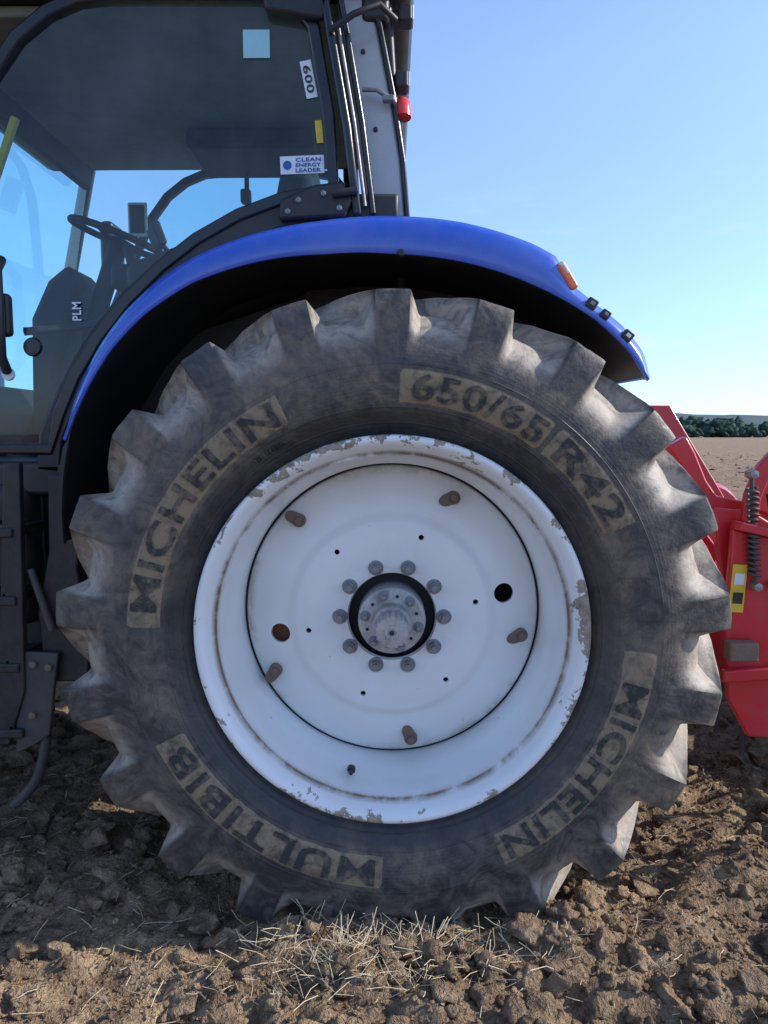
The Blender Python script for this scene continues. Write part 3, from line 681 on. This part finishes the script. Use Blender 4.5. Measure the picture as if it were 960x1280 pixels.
# ------------------------------------------------------------------ distance
m,N,p,tc,out=newmat('distant_foliage'); g=N.n('ShaderNodeNewGeometry').outputs['Position']
a=N.noise(g,.06,4); b=N.noise(g,.5,4)
setc(N,p.inputs['Base Color'],N.mix(N.ramp(N.math('ADD',N.math('MULTIPLY',a,.6),N.math('MULTIPLY',b,.4)),.4,.6),(.022,.044,.038),(.055,.090,.060))); p.inputs['Roughness'].default_value=.9; p.inputs['Specular IOR Level'].default_value=.1; M_fol=m  # bluish tinge of distance haze put into the leaf colour
shapes,f=clod_shapes(2,9,.8,False); A=[];Fa=[];base=0
nvt=len(shapes[0])
for i in range(1500):
    x=random.uniform(-420,620); row=random.choice((0,0,1,2)); y=330+row*30+random.uniform(-8,8)+.04*x
    h=random.uniform(5,8)*(1+.25*math.sin(x*.02)) ; 
    if row==0: h*=.62
    if row==2: h*=1.35
    for q in range(2):
        r=h*random.uniform(.32,.5); s=shapes[random.randrange(9)]*np.array([r,r,r*.85])+np.array([x+random.uniform(-3,3),y+random.uniform(-2,2),h-r*.6-(q*h*.4)])
        A.append(s); Fa.append(f+base); base+=nvt
np_mesh('tree_line',np.concatenate(A),np.concatenate(Fa),M_fol)
hx=np.linspace(-2200,2200,300); hy=np.linspace(520,1500,30); HX,HY=np.meshgrid(hx,hy,indexing='ij')
HZ=26*np.sin(np.clip((HY-520)/980,0,1)*math.pi)**.7*(1+.4*vn(HX*.003,HY*.003,8))+4*vn(HX*.05,HY*.05,9)-1
m,N,p,tc,out=newmat('hill_cover'); g=N.n('ShaderNodeNewGeometry').outputs['Position']; a=N.noise(g,.02,4,.6)
setc(N,p.inputs['Base Color'],N.mix(N.ramp(a,.4,.6),(.035,.065,.068),(.06,.095,.085))); p.inputs['Roughness'].default_value=1.0
idx=np.arange(300*30).reshape(300,30)
np_mesh('hill',np.stack([HX,HY,HZ],-1).reshape(-1,3),np.stack([idx[:-1,:-1],idx[1:,:-1],idx[1:,1:],idx[:-1,1:]],-1).reshape(-1,4),m)

# ------------------------------------------------------------------ light
el=math.radians(31); az=math.radians(3.0); sdir=Vector((math.cos(el)*math.cos(az),math.cos(el)*math.sin(az),math.sin(el)))
sl=bpy.data.lights.new('sun','SUN'); sl.energy=5.0; sl.angle=math.radians(.5); sl.color=(1,.94,.85)
so=bpy.data.objects.new('sun',sl); so.rotation_euler=sdir.to_track_quat('Z','Y').to_euler(); link(so)
w=bpy.data.worlds.new('World'); scn.world=w; w.use_nodes=True; nt=w.node_tree; nt.nodes.clear(); N=NT(nt)
sky=N.n('ShaderNodeTexSky',sky_type='NISHITA',sun_disc=False,sun_elevation=el,sun_rotation=math.atan2(sdir.x,sdir.y))
sky.air_density=1.0; sky.dust_density=.3; sky.ozone_density=1.2
tc=N.n('ShaderNodeTexCoord'); mp=N.n('ShaderNodeMapping',inp={0:tc.outputs['Generated'],'Scale':(3.0,3.0,14.0)})
nz=N.noise(mp.outputs[0],2.6,5,.6); sx=N.n('ShaderNodeSeparateXYZ',inp={0:tc.outputs['Generated']})
grade=N.mix(N.ramp(sx.outputs[2],.0,.42),(.86,1.10,1.75),(1.70,1.74,1.98))
c0=N.mix(1.0,sky.outputs[0],grade,'MULTIPLY')
cm=N.math('MULTIPLY',N.ramp(nz,.56,.72),N.math('MULTIPLY',N.ramp(sx.outputs[2],.03,.06),N.math('SUBTRACT',1.0,N.ramp(sx.outputs[2],.08,.32))))
c=N.mix(N.math('MULTIPLY',cm,.7),c0,(5.6,5.8,6.1))
bg=N.n('ShaderNodeBackground',inp={0:c,1:.15}); o=N.n('ShaderNodeOutputWorld',inp={0:bg.outputs[0]})
scn.view_settings.view_transform='Standard'; scn.view_settings.look='None'; scn.view_settings.exposure=0; scn.view_settings.gamma=1

cam=bpy.data.cameras.new('camera'); cam.sensor_fit='VERTICAL'; cam.sensor_height=36; cam.lens=26; cam.clip_end=6000; cam.clip_start=.05
co=bpy.data.objects.new('camera',cam); co.location=(0,-2.05,1.43); co.rotation_euler=(math.radians(90-6),0,math.radians(.62)); link(co)
scn.camera=co
